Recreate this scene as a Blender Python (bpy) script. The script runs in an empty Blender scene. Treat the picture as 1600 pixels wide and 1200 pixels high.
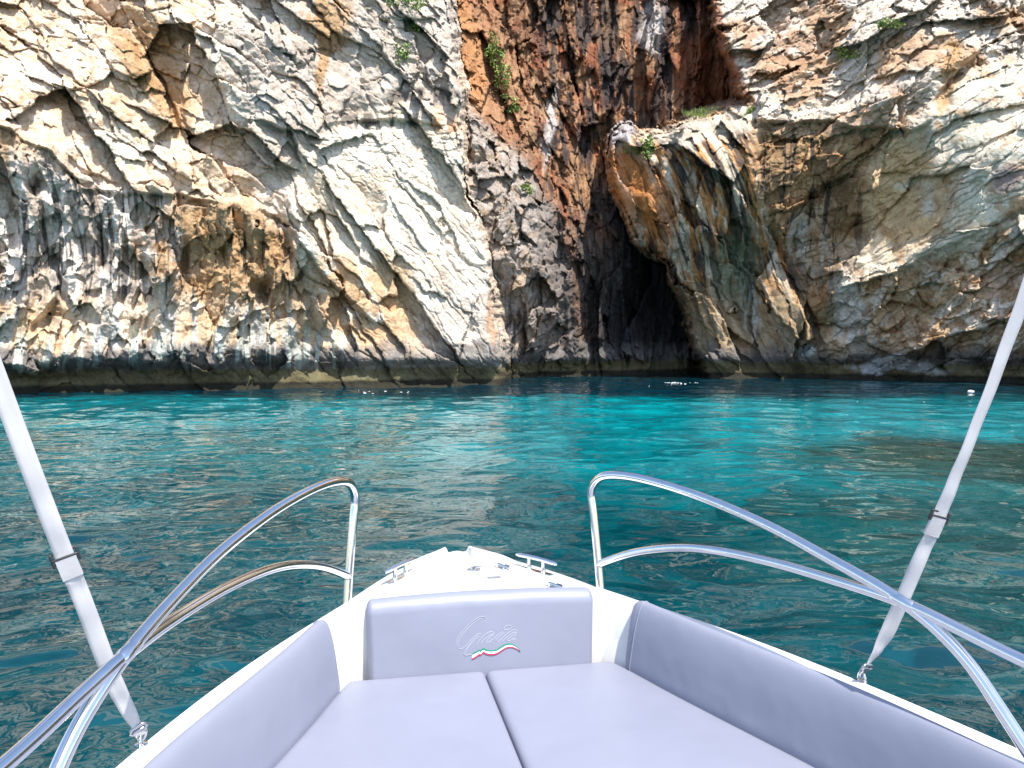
import bpy, bmesh, math, random
import numpy as np
from mathutils import Vector, Matrix
random.seed(7); rng = np.random.default_rng(11)
S = bpy.context.scene
C = S.collection

# ------------------------------------------------------------------ camera, light, exposure
F = 1209.0 / 1600.0                      # focal length in picture widths
CAM = np.array([0.0, 0.0, 2.15])
PITCH = math.radians(3.2488)
cd = bpy.data.cameras.new('camera'); cam = bpy.data.objects.new('camera', cd); C.objects.link(cam)
cam.location = CAM; cam.rotation_euler = (math.radians(90) - PITCH, 0, 0)
cd.sensor_width = 36; cd.lens = 36 * F; cd.clip_start = 0.05; cd.clip_end = 6000
S.camera = cam
SUN = Vector((0.27, -0.38, 0.89)).normalized()
sl = bpy.data.lights.new('sun', 'SUN'); sun = bpy.data.objects.new('sun', sl); C.objects.link(sun)
sl.energy = 4.0; sl.angle = math.radians(0.5); sl.color = (1.0, 0.955, 0.88)
sun.rotation_euler = SUN.to_track_quat('Z', 'Y').to_euler()
W = bpy.data.worlds.new("World"); S.world = W; W.use_nodes = True
nt = W.node_tree; bg = nt.nodes['Background']
sky = nt.nodes.new('ShaderNodeTexSky'); sky.sky_type = 'NISHITA'; sky.sun_disc = False
sky.sun_elevation = math.asin(SUN.z); sky.sun_rotation = math.atan2(SUN.x, SUN.y)
nt.links.new(sky.outputs[0], bg.inputs[0]); bg.inputs[1].default_value = 0.15
S.view_settings.view_transform = 'Standard'; S.view_settings.look = 'None'
S.view_settings.exposure = 0.93; S.view_settings.gamma = 1
S.render.engine = 'CYCLES'

# ------------------------------------------------------------------ helpers
def tag(o, label=None, cat=None, group=None, kind=None):
    if label: o['label'] = label
    if cat: o['category'] = cat
    if group: o['group'] = group
    if kind: o['kind'] = kind
    return o
def link(name, me, mat=None, parent=None):
    o = bpy.data.objects.new(name, me); C.objects.link(o)
    if mat: me.materials.append(mat)
    if parent: o.parent = parent
    return o
def grid_mesh(name, P, smooth=True, flip=False, keep=None):
    """P: (rows, cols, 3)"""
    r, c, _ = P.shape
    idx = np.arange(r * c, dtype=np.int32).reshape(r, c)
    q = np.stack([idx[:-1, :-1], idx[:-1, 1:], idx[1:, 1:], idx[1:, :-1]], -1).reshape(-1, 4)
    if flip: q = q[:, ::-1]
    me = bpy.data.meshes.new(name)
    me.vertices.add(r * c); me.vertices.foreach_set('co', P.reshape(-1).astype(np.float32))
    me.loops.add(q.size); me.loops.foreach_set('vertex_index', np.ascontiguousarray(q).reshape(-1))
    me.polygons.add(len(q)); me.polygons.foreach_set('loop_start', np.arange(0, q.size, 4, dtype=np.int32))
    me.update(calc_edges=True)
    if smooth: me.polygons.foreach_set('use_smooth', np.ones(len(q), dtype=bool))
    return me
def pydata(name, v, f, smooth=True):
    me = bpy.data.meshes.new(name); me.from_pydata([tuple(map(float, p)) for p in v], [], f); me.update()
    if smooth: me.polygons.foreach_set('use_smooth', np.ones(len(me.polygons), dtype=bool))
    return me
def sstep(a, b, x):
    t = np.clip((x - a) / (b - a), 0, 1); return t * t * (3 - 2 * t)

# ---- numpy noise
def _h(ix, iy, iz, s):
    h = (ix.astype(np.uint32) * np.uint32(374761393)) ^ (iy.astype(np.uint32) * np.uint32(668265263)) ^ (iz.astype(np.uint32) * np.uint32(2246822519)) ^ np.uint32((s * 3266489917) & 0xffffffff)
    h = (h ^ (h >> np.uint32(15))) * np.uint32(2246822519)
    h = (h ^ (h >> np.uint32(13))) * np.uint32(3266489917)
    return h ^ (h >> np.uint32(16))
def _f(h): return (h & np.uint32(0xffffff)).astype(np.float32) / np.float32(16777216)
def perlin(p, s=0):
    p = p.astype(np.float32); i = np.floor(p); f = p - i; i = i.astype(np.int32)
    u = f * f * f * (f * (f * 6 - 15) + 10); out = np.zeros(p.shape[:-1], np.float32)
    for dx in (0, 1):
        wx = u[..., 0] if dx else 1 - u[..., 0]
        for dy in (0, 1):
            wy = u[..., 1] if dy else 1 - u[..., 1]
            for dz in (0, 1):
                wz = u[..., 2] if dz else 1 - u[..., 2]
                h = _h(i[..., 0] + dx, i[..., 1] + dy, i[..., 2] + dz, s)
                g0 = (h & np.uint32(1023)).astype(np.float32) / 511.5 - 1
                g1 = ((h >> np.uint32(10)) & np.uint32(1023)).astype(np.float32) / 511.5 - 1
                g2 = ((h >> np.uint32(20)) & np.uint32(1023)).astype(np.float32) / 511.5 - 1
                out += wx * wy * wz * (g0 * (f[..., 0] - dx) + g1 * (f[..., 1] - dy) + g2 * (f[..., 2] - dz))
    return out * 1.25
def fbm(p, o=4, s=0, g=0.5, lac=2.03):
    a = 1; t = 0; r = 0
    for k in range(o):
        r = r + a * perlin(p, s + k * 17); t += a; a *= g; p = p * lac + 3.7
    return r / t
def ridged(p, o=4, s=0, g=0.5):
    a = 1; t = 0; r = 0
    for k in range(o):
        r = r + a * (1 - 2.2 * np.abs(perlin(p, s + k * 31))); t += a; a *= g; p = p * 2.07 + 1.9
    return r / t
def facet(q, s=0, tilt=0.8):
    """nearest-cell tilted facets: returns height, crack distance, cell random"""
    q = q.astype(np.float32); i = np.floor(q); f = q - i; i = i.astype(np.int32)
    shp = q.shape[:-1]; d1 = np.full(shp, 9, np.float32); d2 = np.full(shp, 9, np.float32); hh = np.zeros(shp, np.float32); rr = np.zeros(shp, np.float32)
    for dx in (-1, 0, 1):
        for dy in (-1, 0, 1):
            for dz in (-1, 0, 1):
                h = _h(i[..., 0] + dx, i[..., 1] + dy, i[..., 2] + dz, s)
                a = (h & np.uint32(1023)).astype(np.float32) / 1023; b = ((h >> np.uint32(10)) & np.uint32(1023)).astype(np.float32) / 1023; c = ((h >> np.uint32(20)) & np.uint32(1023)).astype(np.float32) / 1023
                ex = f[..., 0] - dx - a; ey = f[..., 1] - dy - b; ez = f[..., 2] - dz - c
                d = ex * ex + ey * ey + ez * ez
                w = d < d1
                d2 = np.where(w, d1, np.minimum(d2, d))
                h2 = _h(i[..., 0] + dx, i[..., 1] + dy, i[..., 2] + dz, s + 99)
                m = (h2 & np.uint32(1023)).astype(np.float32) / 1023
                tx = ((h2 >> np.uint32(10)) & np.uint32(1023)).astype(np.float32) / 511.5 - 1; tz = ((h2 >> np.uint32(20)) & np.uint32(1023)).astype(np.float32) / 511.5 - 1
                hh = np.where(w, (m - 0.5) + tilt * (tx * ex + tz * ez), hh); rr = np.where(w, m, rr)
                d1 = np.where(w, d, d1)
    return hh, np.sqrt(d2) - np.sqrt(d1), rr

# ---- node helpers
def new_mat(name):
    m = bpy.data.materials.new(name); m.use_nodes = True
    b = m.node_tree.nodes['Principled BSDF']; return m, m.node_tree, b
def N(t, typ, **kw):
    n = t.nodes.new('ShaderNode' + typ)
    for k, v in kw.items():
        if k.startswith('i_'): n.inputs[int(k[2:])].default_value = v
        else: setattr(n, k, v)
    return n
def math_(t, op, a, b=None, clamp=False):
    n = t.nodes.new('ShaderNodeMath'); n.operation = op; n.use_clamp = clamp
    for k, x in enumerate((a, b)):
        if x is None: continue
        if isinstance(x, (int, float)): n.inputs[k].default_value = x
        else: t.links.new(x, n.inputs[k])
    return n.outputs[0]
def mixc(t, fac, a, b, mode='MIX'):
    n = t.nodes.new('ShaderNodeMix'); n.data_type = 'RGBA'; n.blend_type = mode; n.clamp_factor = True
    for k, x in ((0, fac), (6, a), (7, b)):
        if isinstance(x, (int, float)): n.inputs[k].default_value = x
        elif isinstance(x, tuple): n.inputs[k].default_value = (*x, 1)
        else: t.links.new(x, n.inputs[k])
    return n.outputs[2]
def ramp(t, x, lo, hi, smooth=True):
    n = t.nodes.new('ShaderNodeMapRange'); n.interpolation_type = 'SMOOTHSTEP' if smooth else 'LINEAR'
    t.links.new(x, n.inputs[0]); n.inputs[1].default_value = lo; n.inputs[2].default_value = hi
    return n.outputs[0]

# ================================================================== CLIFF
# Cliff points: image pixel column (u), row (v) and estimated depth (D, metres).
cp, sp = math.cos(PITCH), math.sin(PITCH)
def pixel_point(u, v, D):
    a = (u - 800) / 1209.0; b = (600 - v) / 1209.0
    dy = cp + sp * b; dz = -sp + cp * b
    k = D / dy
    return np.stack([CAM[0] + a * k, CAM[1] + D + 0 * a, CAM[2] + dz * k], -1)
def axis(lo, hi, step, far_lo, far_hi, n):
    core = np.arange(lo, hi, step)
    t = np.linspace(0, 1, n + 1)[1:]
    return np.concatenate([(lo - (lo - far_lo) * t ** 2.2)[::-1], core, hi + (far_hi - hi) * t ** 2.2])
us = axis(-40, 1640, 1.3, -1500, 3300, 90)
vs = np.concatenate([-20 - 150 * (np.linspace(1, 0, 90)[:-1]) ** 1.9, np.arange(-20, 624, 1.3), np.array([628, 640, 660, 700])])
U, V = np.meshgrid(us, vs)
shape = U.shape
def tps(pts):
    pts = np.array(pts, float); n = len(pts); x = pts[:, :2] / 400.0
    def k(r2): return 0.5 * r2 * np.log(r2 + 1e-9)
    r2 = ((x[:, None] - x[None]) ** 2).sum(-1)
    A = np.zeros((n + 3, n + 3)); A[:n, :n] = k(r2) + 0.02 * np.eye(n); A[:n, n] = 1; A[:n, n + 1:] = x; A[n, :n] = 1; A[n + 1:, :n] = x.T
    w = np.linalg.solve(A, np.concatenate([pts[:, 2], np.zeros(3)]))
    Uc = np.clip(U, -900, 2500) / 400.0; Vc = V / 400.0
    out = w[n] + w[n + 1] * Uc + w[n + 2] * Vc
    for i in range(n): out = out + w[i] * k((Uc - x[i, 0]) ** 2 + (Vc - x[i, 1]) ** 2)
    return out
def wl(v): return 2.15 / math.tan(math.atan((v - 600) / 1209.0) + PITCH)
A_pts = [(-800, 630, 24), (-800, 0, 29), (-800, -900, 45), (0, 617, wl(617)), (200, 613, wl(613)), (400, 609, wl(609)), (600, 606, wl(606)), (785, 603, wl(603)),
    (0, 700, wl(617)), (400, 700, wl(609)), (785, 700, wl(603)),
    (0, 560, 30.4), (200, 560, 32.2), (400, 560, 33.9), (600, 560, 35.4), (0, 490, 30.9), (120, 500, 31.9), (300, 480, 33.1), (430, 470, 34),
    (30, 400, 31.9), (150, 400, 32.7), (260, 400, 33.2), (60, 300, 31.9), (170, 330, 32.8), (360, 380, 34.0),
    (0, 200, 30.6), (110, 250, 31.4), (220, 285, 32.4), (370, 300, 33.2), (470, 380, 34.4),
    (0, 80, 33.2), (100, 120, 33.6), (200, 200, 34), (300, 200, 35), (250, 60, 35.6), (420, 120, 35.5), (450, 260, 35), (0, -60, 36), (300, -80, 38.5),
    (560, 120, 37.4), (600, 200, 36.9), (560, 330, 36.2), (700, 150, 38.3), (700, 300, 37.5), (640, 430, 36.4), (760, 480, 37.2), (700, 560, 36.6),
    (600, -20, 39.5), (700, 0, 40.5), (300, -300, 44), (700, -300, 48), (300, -900, 60), (700, -900, 62)]
B_pts = [(640, 300, 42), (730, 200, 42.5), (800, 300, 43.2), (780, 420, 42.5), (860, 420, 44), (800, 560, 43.6), (860, 592, wl(589)), (900, 500, 45.5), (930, 600, wl(588)), (800, 592, wl(591)),
    (760, 0, 50), (850, 60, 52), (780, 160, 47), (900, 160, 51), (1000, 60, 53), (1100, 60, 52), (1100, 160, 52), (900, 280, 49), (950, 320, 50), (930, 400, 46.6),
    (985, 420, 48), (1015, 480, 50.2), (1045, 540, 50), (1045, 590, 48), (955, 560, 46.8), (1100, 560, 50.5), (955, 480, 48), (1200, 300, 56), (1300, 500, 56), (900, 700, 46.5), (1200, 700, 50), (640, 700, 42), (640, 0, 47),
    (900, -300, 58), (900, -900, 70), (1800, -900, 70), (0, -900, 65), (0, 600, 50), (1800, 600, 55)]
C_pts = [(990, 215, 44), (1080, 200, 43), (1160, 190, 42.5), (1000, 260, 43.4), (1100, 260, 41.2), (1150, 300, 41.2), (1060, 380, 43.4), (1130, 400, 42.6), (1090, 500, 45), (1150, 520, 44.6), (1110, 590, wl(591)), (1200, 592, wl(592)), (1400, 594, wl(594)), (1600, 598, wl(598)),
    (1200, 700, 44), (1600, 700, wl(598)), (1240, 560, 43.6), (1210, 400, 43.6), (1250, 300, 41.5), (1220, 200, 41), (1190, 150, 43), (1130, 40, 47.5), (1220, 60, 45.5), (1300, 100, 43.5), (1320, 210, 40.8), (1300, 330, 41.8), (1300, 450, 41.6), (1300, 540, 41.8),
    (1400, 60, 41.6), (1440, 150, 39.4), (1460, 200, 38.6), (1400, 260, 40.4), (1400, 340, 40), (1380, 420, 39.8), (1460, 420, 38.6), (1440, 470, 39.3), (1500, 500, 38.8), (1440, 560, 40.2),
    (1600, 60, 40), (1600, 200, 37.2), (1600, 310, 36.6), (1540, 360, 37.2), (1600, 380, 37.4), (1600, 480, 37.6), (1600, 550, 38),
    (1400, -80, 46), (1200, -200, 52), (1600, -200, 47), (1400, -900, 64), (2400, 620, 30), (2400, 0, 31), (2400, -900, 50)]
def sdf(poly, u, v):
    p = np.array(poly, float); d = np.full(u.shape, 1e9); ins = np.zeros(u.shape, bool)
    for i in range(len(p)):
        a = p[i]; b = p[(i + 1) % len(p)]; e = b - a
        wx = u - a[0]; wy = v - a[1]
        t = np.clip((wx * e[0] + wy * e[1]) / (e @ e), 0, 1)
        d = np.minimum(d, (wx - e[0] * t) ** 2 + (wy - e[1] * t) ** 2)
        c = ((a[1] > v) != (b[1] > v)) & (u < (b[0] - a[0]) * (v - a[1]) / (b[1] - a[1] + 1e-12) + a[0])
        ins ^= c
    d = np.sqrt(d); return np.where(ins, d, -d)
uv3 = np.stack([U, V, 0 * U], -1)
wu = 20 * fbm(uv3 / 60, 5, 5, .6); wv = 20 * fbm(uv3 / 60 + 9, 5, 6, .6)
Uw = U + wu; Vw = V + wv
polyA = [(-2000, 900), (-2000, -1500), (640, -1500), (690, -60), (700, 40), (718, 130), (722, 200), (728, 300), (755, 390), (772, 470), (780, 540), (788, 610), (788, 900)]
polyC = [(1112, 900), (1108, 590), (1092, 555), (1072, 480), (1045, 410), (1000, 370), (975, 320), (955, 270), (956, 212), (972, 205), (990, 226), (1040, 208), (1100, 184), (1166, 158), (1150, 110), (1118, 40), (1108, -60), (1060, -1500), (4000, -1500), (4000, 900)]
dA = tps(A_pts); dB = tps(B_pts); dC = tps(C_pts)
sA = sdf(polyA, Uw, Vw); wj = 9 * fbm(uv3 / 16, 3, 8, .6); wk = 9 * fbm(uv3 / 16 + 5, 3, 9, .6); sC = sdf(polyC, U + wu * 1.25 + wj, V + wv * 1.25 + wk)
def edge(s, r, rd): return rd * (np.clip((r - s) / r, 0, 1)) ** 2.2 + np.clip(-s, 0, 60) * 0.45
dA2 = dA + edge(sA, 16, .5); dC2 = dC + edge(sC, 12, .45)
# scarp lines: abrupt steps in depth along lines (positive side recedes)
def line_side(pts, u, v):
    """signed vertical offset from a polyline given as v(u): >0 below the line"""
    p = np.array(pts, float); return v - np.interp(u, p[:, 0], p[:, 1])
D0 = np.minimum(np.minimum(dA2, dB), dC2)
piece = np.where(D0 == dA2, 0, np.where(D0 == dC2, 2, 1))
isA = piece == 0; isB = piece == 1; isC = piece == 2
P = pixel_point(U, V, D0); X, Y, Z = P[..., 0], P[..., 1], P[..., 2]
Pw = P.copy()
for k_, a_ in ((.55, .26), (1.7, .13), (4.6, .07)): Pw = Pw + a_ * np.stack([perlin(P * k_, 71 + i) for i in range(3)], -1)
def rotq(p, ang, sl, sc, sy):
    """rotate in the face plane; sl = scale along direction ang, sc = across, sy = in depth"""
    a = math.radians(ang); c, s = math.cos(a), math.sin(a)
    return np.stack([(p[..., 0] * c + p[..., 2] * s) * sl, p[..., 1] * sy, (-p[..., 0] * s + p[..., 2] * c) * sc], -1)
def poly_mask(poly, soft=14, warp=1.0):
    return sstep(-soft, soft, sdf(poly, U + wu * warp, V + wv * warp))
disp = np.zeros(shape, np.float32); crackm = np.zeros(shape, np.float32); cellr = np.zeros(shape, np.float32)
# region weights for structure
alcove = poly_mask([(-300, 100), (-20, 185), (70, 225), (130, 290), (240, 300), (390, 315), (470, 380), (500, 470), (440, 560), (-300, 580)], 14) * isA
slab = poly_mask([(520, 190), (640, 165), (716, 190), (728, 300), (770, 450), (790, 620), (560, 620), (470, 420), (440, 300)], 16) * isA
stacks = poly_mask([(480, 260), (560, 270), (640, 380), (660, 520), (600, 600), (480, 460), (440, 350)], 20) * isA
cleanR = poly_mask([(1330, 440), (1380, 230), (1480, 130), (1640, 60), (1640, 330), (1500, 400)], 18) * isC
def add(mask, ang, sl, sc, sy, amp, seed, tilt=0.8, warpP=Pw, crack=0.0):
    m = mask > 0.01
    if not m.any(): return
    h, ck, r = facet(rotq(warpP[m], ang, sl, sc, sy), seed, tilt)
    w = mask[m]; k = np.clip(1 - ck / 0.09, 0, 1)
    disp[m] += (-(amp * h) + crack * k * k) * w
    crackm[m] = np.maximum(crackm[m], k * w * (crack > 0)); cellr[m] = cellr[m] * (1 - w) + r * w
one = np.ones(shape, np.float32)
upA = isA * (1 - alcove) * (1 - slab)
# left cliff: diagonal ridges falling to the right
add(upA, -48, .13, .34, .25, 2.0, 37, .8, crack=.08)
add(upA, -45, .36, .85, .6, .65, 2, .9, crack=.08)
add(upA, -40, 1.1, 2.0, 1.6, .22, 3, .9, crack=.04)
add(alcove, 90, .35, .7, .5, .9, 4, .9)
add(alcove, 80, 1.2, 2.4, 1.5, .38, 5, 1.0)
add(slab, -55, .09, .42, .3, 1.3, 6, .7, crack=.09)
add(slab * (1 - stacks), -58, .26, 1.1, .7, .30, 7, .8, crack=.08)
add(stacks, -55, .32, .95, .6, .85, 8, .8, crack=.12)
add(slab, -30, 1.3, 2.4, 2, .05, 9, .8, crack=.03)
spur = isB * poly_mask([(600, 120), (720, 150), (800, 220), (870, 320), (900, 430), (915, 560), (910, 620), (600, 640)], 16)
back = isB * (1 - spur)
add(spur, 70, .5, .8, .6, 1.2, 10, .9, crack=.1)
add(spur, 60, 1.5, 1.9, 1.6, .42, 11, 1, crack=.06)
add(back, 88, .16, .6, .4, 1.9, 12, .9, crack=.12)
add(back, 80, .5, 1.5, 1, .6, 13, .9, crack=.08)
add(back, 70, 1.4, 2.6, 2, .2, 14, .9)
butt = isC * poly_mask([(930, 180), (1170, 160), (1190, 330), (1260, 430), (1290, 640), (1000, 640)], 14)
rt = isC * (1 - butt) * (1 - cleanR)
add(butt, -62, .2, .6, .5, 1.7, 15, .9, crack=.1)
add(butt, -65, .5, 1.7, 1.2, .38, 16, .9, crack=.05)
add(rt, 40, .2, .42, .35, 1.6, 17, .9, crack=.08)
add(rt, 35, .6, 1.3, 1, .5, 18, .9, crack=.1)
add(rt, 30, 1.6, 2.8, 2, .18, 19, .9, crack=.04)
add(cleanR, 34, .10, .40, .3, 1.1, 20, .7, crack=.10)
add(cleanR, 32, .4, 1.4, .9, .18, 21, .8, crack=.05)
# rounding / erosion and grain for everything
disp += -0.55 * fbm(P * .32, 3, 40) * (1 - .5 * slab)
r1 = ridged(P * np.array([1.0, 1, 1.0]), 4, 44, .55)
disp += (-(0.09 + .16 * alcove + .14 * spur + .05 * upA) * r1) * (1 - .8 * np.maximum(slab, cleanR))
disp += -(0.04 + .045 * alcove + .05 * spur) * fbm(P * 4.2, 3, 50, .62) * (1 - .4 * slab)
# fine bedding cracks on the clean faces
bl = rotq(Pw, -52, .35, 2.2, .5); b1 = np.abs(perlin(bl, 61)); disp += .10 * np.clip(1 - b1 / .045, 0, 1) * slab
bl = rotq(Pw, 33, .3, 2.0, .5); b2 = np.abs(perlin(bl, 62)); disp += .12 * np.clip(1 - b2 / .05, 0, 1) * np.maximum(cleanR, .5 * rt)
bl = rotq(Pw, 5, .5, 2.6, .5); b3 = np.abs(perlin(bl, 63)); disp += .10 * np.clip(1 - b3 / .06, 0, 1) * slab * sstep(350, 200, V)
# vertical flutes and drip stone in the alcove and down the back wall
fl = perlin(np.stack([X * 1.9, Y * .5, Z * .28], -1), 80) + .5 * perlin(np.stack([X * 4.5, Y, Z * .5], -1), 81)
disp += -.38 * fl * alcove - .45 * fl * back - .15 * fl * butt
slots = np.clip(perlin(np.stack([X * 1.25, Y * .3, Z * .55], -1), 83) - .30, 0, 1)
disp += 3.2 * slots * alcove * sstep(250, 330, V) * sstep(560, 500, V)
# tidal notch: rock is cut back just above the water with a weed-covered step under it
notch = sstep(1.25, .75, Z) * sstep(-.2, .25, Z)
disp = disp * (1 - .75 * sstep(1.1, .2, Z))
disp += np.where(isA, .40, .3) * notch * (.6 + 1.2 * np.clip(fbm(P * .6, 2, 91) + .3, 0, 1))
disp += -.5 * sstep(2.6, 1.6, Z) * sstep(.9, 1.4, Z) * isA * (.6 + .8 * fbm(P * .5, 2, 90))
# named scarps
def scarp(pts, depth, h, mask=one, taper=60):
    s = line_side(pts, U + wu * .9, V + wv * .9); u0, u1 = pts[0][0], pts[-1][0]
    w = sstep(u0 - 8, u0 + taper, U) * sstep(u1 + 8, u1 - taper, U)
    return depth * sstep(-3, 5, s) * np.exp(-np.clip(s, 0, 999) / h) * w * mask
disp += scarp([(-100, 150), (0, 196), (60, 225), (130, 295), (250, 305), (380, 318)], 0.6, 80, isA)
disp += scarp([(380, 318), (440, 340), (500, 420), (600, 520)], .8, 40, isA)
disp += scarp([(200, 10), (250, 120), (285, 200), (310, 290)], .8, 40, isA)
disp += scarp([(390, 180), (450, 205), (480, 260), (500, 300)], 1.0, 30, isA)
disp += scarp([(500, 195), (620, 185), (718, 196)], .7, 22, isA)
disp += scarp([(1165, 190), (1300, 192), (1430, 205), (1460, 180)], 0.7, 50, isC, 30)
disp += scarp([(1310, 455), (1400, 425), (1480, 385), (1610, 320)], 0.7, 60, isC, 40)
disp += scarp([(1230, 330), (1270, 300), (1330, 270)], 1.0, 60, isC, 20)
disp += scarp([(1460, 150), (1500, 100), (1560, 60), (1640, 20)], 1.0, 60, isC, 20)
disp += scarp([(1235, 560), (1262, 470), (1290, 540)], 1.2, 50, isC, 10)
Df = D0 + disp + 9 * np.clip((-60 - V) / 110, 0, 1) ** 2
Df = np.maximum(Df, 20)
PP = pixel_point(U, V, Df)
cliff_me = grid_mesh('cliff', PP)

# ---- rock colour (stains and mineral colours, with shade painted on the spur and in the cave)
col = np.zeros(shape + (3,), np.float32)
def put(mask, c, k=1.0):
    m = np.clip(mask * k, 0, 1)[..., None]; col[:] = col * (1 - m) + np.array(c, np.float32) * m
def blob(cx, cy, rx, ry, ang=0, soft=.35, warp=1.4):
    a = math.radians(ang); u = U + wu * warp - cx; v = V + wv * warp - cy
    p = u * math.cos(a) + v * math.sin(a); q = -u * math.sin(a) + v * math.cos(a)
    return sstep(1 + soft, 1 - soft, np.sqrt((p / rx) ** 2 + (q / ry) ** 2))
nl = fbm(P * .35, 4, 101); nm = fbm(P * 1.1, 4, 102, .6); nf = fbm(P * 3.5, 3, 103, .6); nl2 = fbm(P * .28 + 50, 4, 104)
drip = fbm(np.stack([X * 1.5, Y * .6, Z * .16], -1), 4, 110, .6)
drip2 = fbm(np.stack([X * 2.6, Y * .6, Z * .22], -1) + 30, 4, 111, .6)
drip3 = fbm(np.stack([X * 4.0, Y * .6, Z * .35], -1) + 60, 3, 112, .6)
def th(x, a, w=.08): return sstep(a - w, a + w, x)
WHITE = (.72, .63, .53); CREAM = (.64, .49, .35); GREY = (.43, .405, .375); DGREY = (.17, .16, .155); OCHRE = (.40, .235, .10); TAN = (.33, .235, .155)
RUST = (.24, .09, .045); ORANGE = (.38, .19, .08); BLACK = (.03, .028, .03); GREEN = (.17, .21, .15); OLIVE = (.12, .12, .05); BLUEW = (.46, .49, .50)
put(one, WHITE)
put(th(nm, .04) * isA, CREAM, .85); put(th(nl, .06) * isA, CREAM, .7); put(th(nf + .6 * nl2, .22) * isA, OCHRE, .45)
put(poly_mask([(330, 60), (470, -40), (720, -60), (716, 180), (560, 190), (470, 240), (380, 180)], 24) * isA, GREY, .75)
put(poly_mask([(370, 190), (520, 200), (470, 330), (400, 300)], 24) * isA, (.42, .37, .32), .7)
put(blob(500, 60, 40, 90, 12) * th(drip, -.05) * isA, OCHRE, .8); put(blob(250, 110, 34, 110, -22) * isA, (.44, .29, .15), .85)
put(blob(210, 100, 16, 80, -30) * isA, (.40, .24, .11), .8)
put(alcove, (.46, .33, .21)); put(alcove * th(nm, .06), (.58, .44, .30), .8)
aw = alcove * sstep(310, 240, U) * sstep(210, 300, V) * sstep(510, 440, V)
put(aw, (.44, .40, .37), .7); put(aw * th(drip, -.04, .05), (.68, .65, .62), .9); put(aw * th(drip2, .14, .04), BLACK, .8)
put(alcove * blob(330, 390, 130, 70) * th(nm, -.1), (.40, .25, .12), .75)
put(alcove * th(drip3, .24, .03) * sstep(300, 400, V), BLACK, .8)
low = sstep(455, 490, V + 20 * nm) * isA * sstep(560, 470, U)
put(low, (.60, .46, .31), .9); put(low * th(nl2, .05), (.70, .61, .51), .9); put(low * th(drip, .08, .05), BLUEW, .8)
put(slab, (.74, .68, .59), .95); put(slab * th(nl, .08), (.62, .50, .37), .6); put(slab * th(nm, .2), (.50, .47, .44), .5); put(slab * sstep(.35, .9, (U - 560) / 230 + (V - 420) / 260 + nl), (.52, .49, .46), .6)
put(slab * blob(560, 480, 110, 60, 35) * th(nm, -.12), (.50, .33, .18), .85); put(slab * blob(620, 440, 26, 60, -25), (.52, .38, .22), .7)
put(slab * blob(772, 480, 9, 70, 0) * th(nm, -.1), ORANGE, .8); put(slab * blob(700, 185, 30, 22) * th(drip, -.1), ORANGE, .8)
put(isA * blob(590, 188, 75, 13, 0) * th(drip, -.05), (.05, .045, .04), .85); put(isA * blob(665, 150, 55, 12, 5) * th(drip2, -.05), (.06, .05, .045), .8)
put(th(b1, -.05, .001) * 0, BLACK)
# spur, back wall, cave
put(isB * one, TAN)
put(spur, (.33, .29, .26)); put(spur * th(nm, .1), (.40, .30, .21), .8); put(spur * th(nf, .15), (.46, .42, .38), .7)
put(spur * sstep(820, 900, U + 40 * nm + (520 - V) * .1), (.12, .11, .11), .85); put(spur * th(drip2, .12) * sstep(380, 480, V), (.05, .045, .045), .85)  # right half of the spur painted dark for its shadow; black streaks low down
put(back, (.22, .12, .07)); put(back * th(nl, .02), (.25, .09, .045), .85); put(back * th(drip2, .08, .05), (.38, .24, .14), .8); put(back * th(nm, .24), ORANGE, .5)
put(back * th(drip, .03, .05) * sstep(820, 860, U) * sstep(1120, 1060, U), (.055, .045, .045), .9)
put(back * blob(770, 120, 40, 130, -10), (.36, .2, .11), .6)
put(back * (blob(1018, 40, 15, 48) + .8 * blob(860, 200, 10, 60, 5)), (.52, .5, .5), .85)
put(back * blob(1075, 30, 18, 60, 0), BLACK, .75); put(back * blob(950, 90, 14, 120, 0), BLACK, .7)
put(back * blob(1100, 110, 40, 60, 0), (.26, .095, .045), .8)
put(back * blob(735, 90, 20, 110, -8), (.45, .23, .1), .7)
put(back * sstep(300, 420, V + 30 * nm), (.095, .085, .08), .85)  # back wall gets darker grey downwards
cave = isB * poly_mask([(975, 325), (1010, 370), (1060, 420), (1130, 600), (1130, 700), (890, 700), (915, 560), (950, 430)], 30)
put(cave, (.028, .027, .03), .92)  # black rock, with the shade inside the cave painted into its colour
# right-hand rock
put(isC * one, (.47, .32, .175)); put(isC * th(nm, .06), (.33, .18, .085), .85); put(isC * th(nl2, .12), (.56, .45, .33), .75)
topR = isC * poly_mask([(1100, -1500), (1112, 40), (1165, 190), (1440, 195), (1480, 130), (1700, 50), (4000, -1500)], 16)
put(topR, (.61, .55, .48), .95); put(topR * th(nl, .04), (.46, .30, .18), .8); put(topR * blob(1250, 90, 60, 60, 30) * th(nm, -.05), (.36, .22, .13), .8)
put(topR * blob(1090, 30, 24, 60), (.3, .12, .06), .5)
put(isC * sstep(16, 5, sC + 10 * nm) * sstep(1080, 1095, U) * sstep(200, 170, V), (.27, .12, .06), .9)
bq = rotq(P, -66, .16, 1.9, .5); bs = fbm(bq, 4, 120, .6); bq2 = rotq(P, -68, .2, 2.4, .5) + 20; bs2 = fbm(bq2, 4, 121, .6)
put(butt, (.50, .43, .33)); put(butt * th(bs, -.03, .05), (.46, .22, .07), .92); put(butt * th(bs2, .06, .04), (.045, .04, .04), .9); put(butt * th(bs2, -.16, .04) * 0 + butt * th(-bs2, .14, .04), (.66, .60, .51), .85)
put(butt * blob(1000, 300, 34, 80, -35), (.44, .18, .05), .75)
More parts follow.
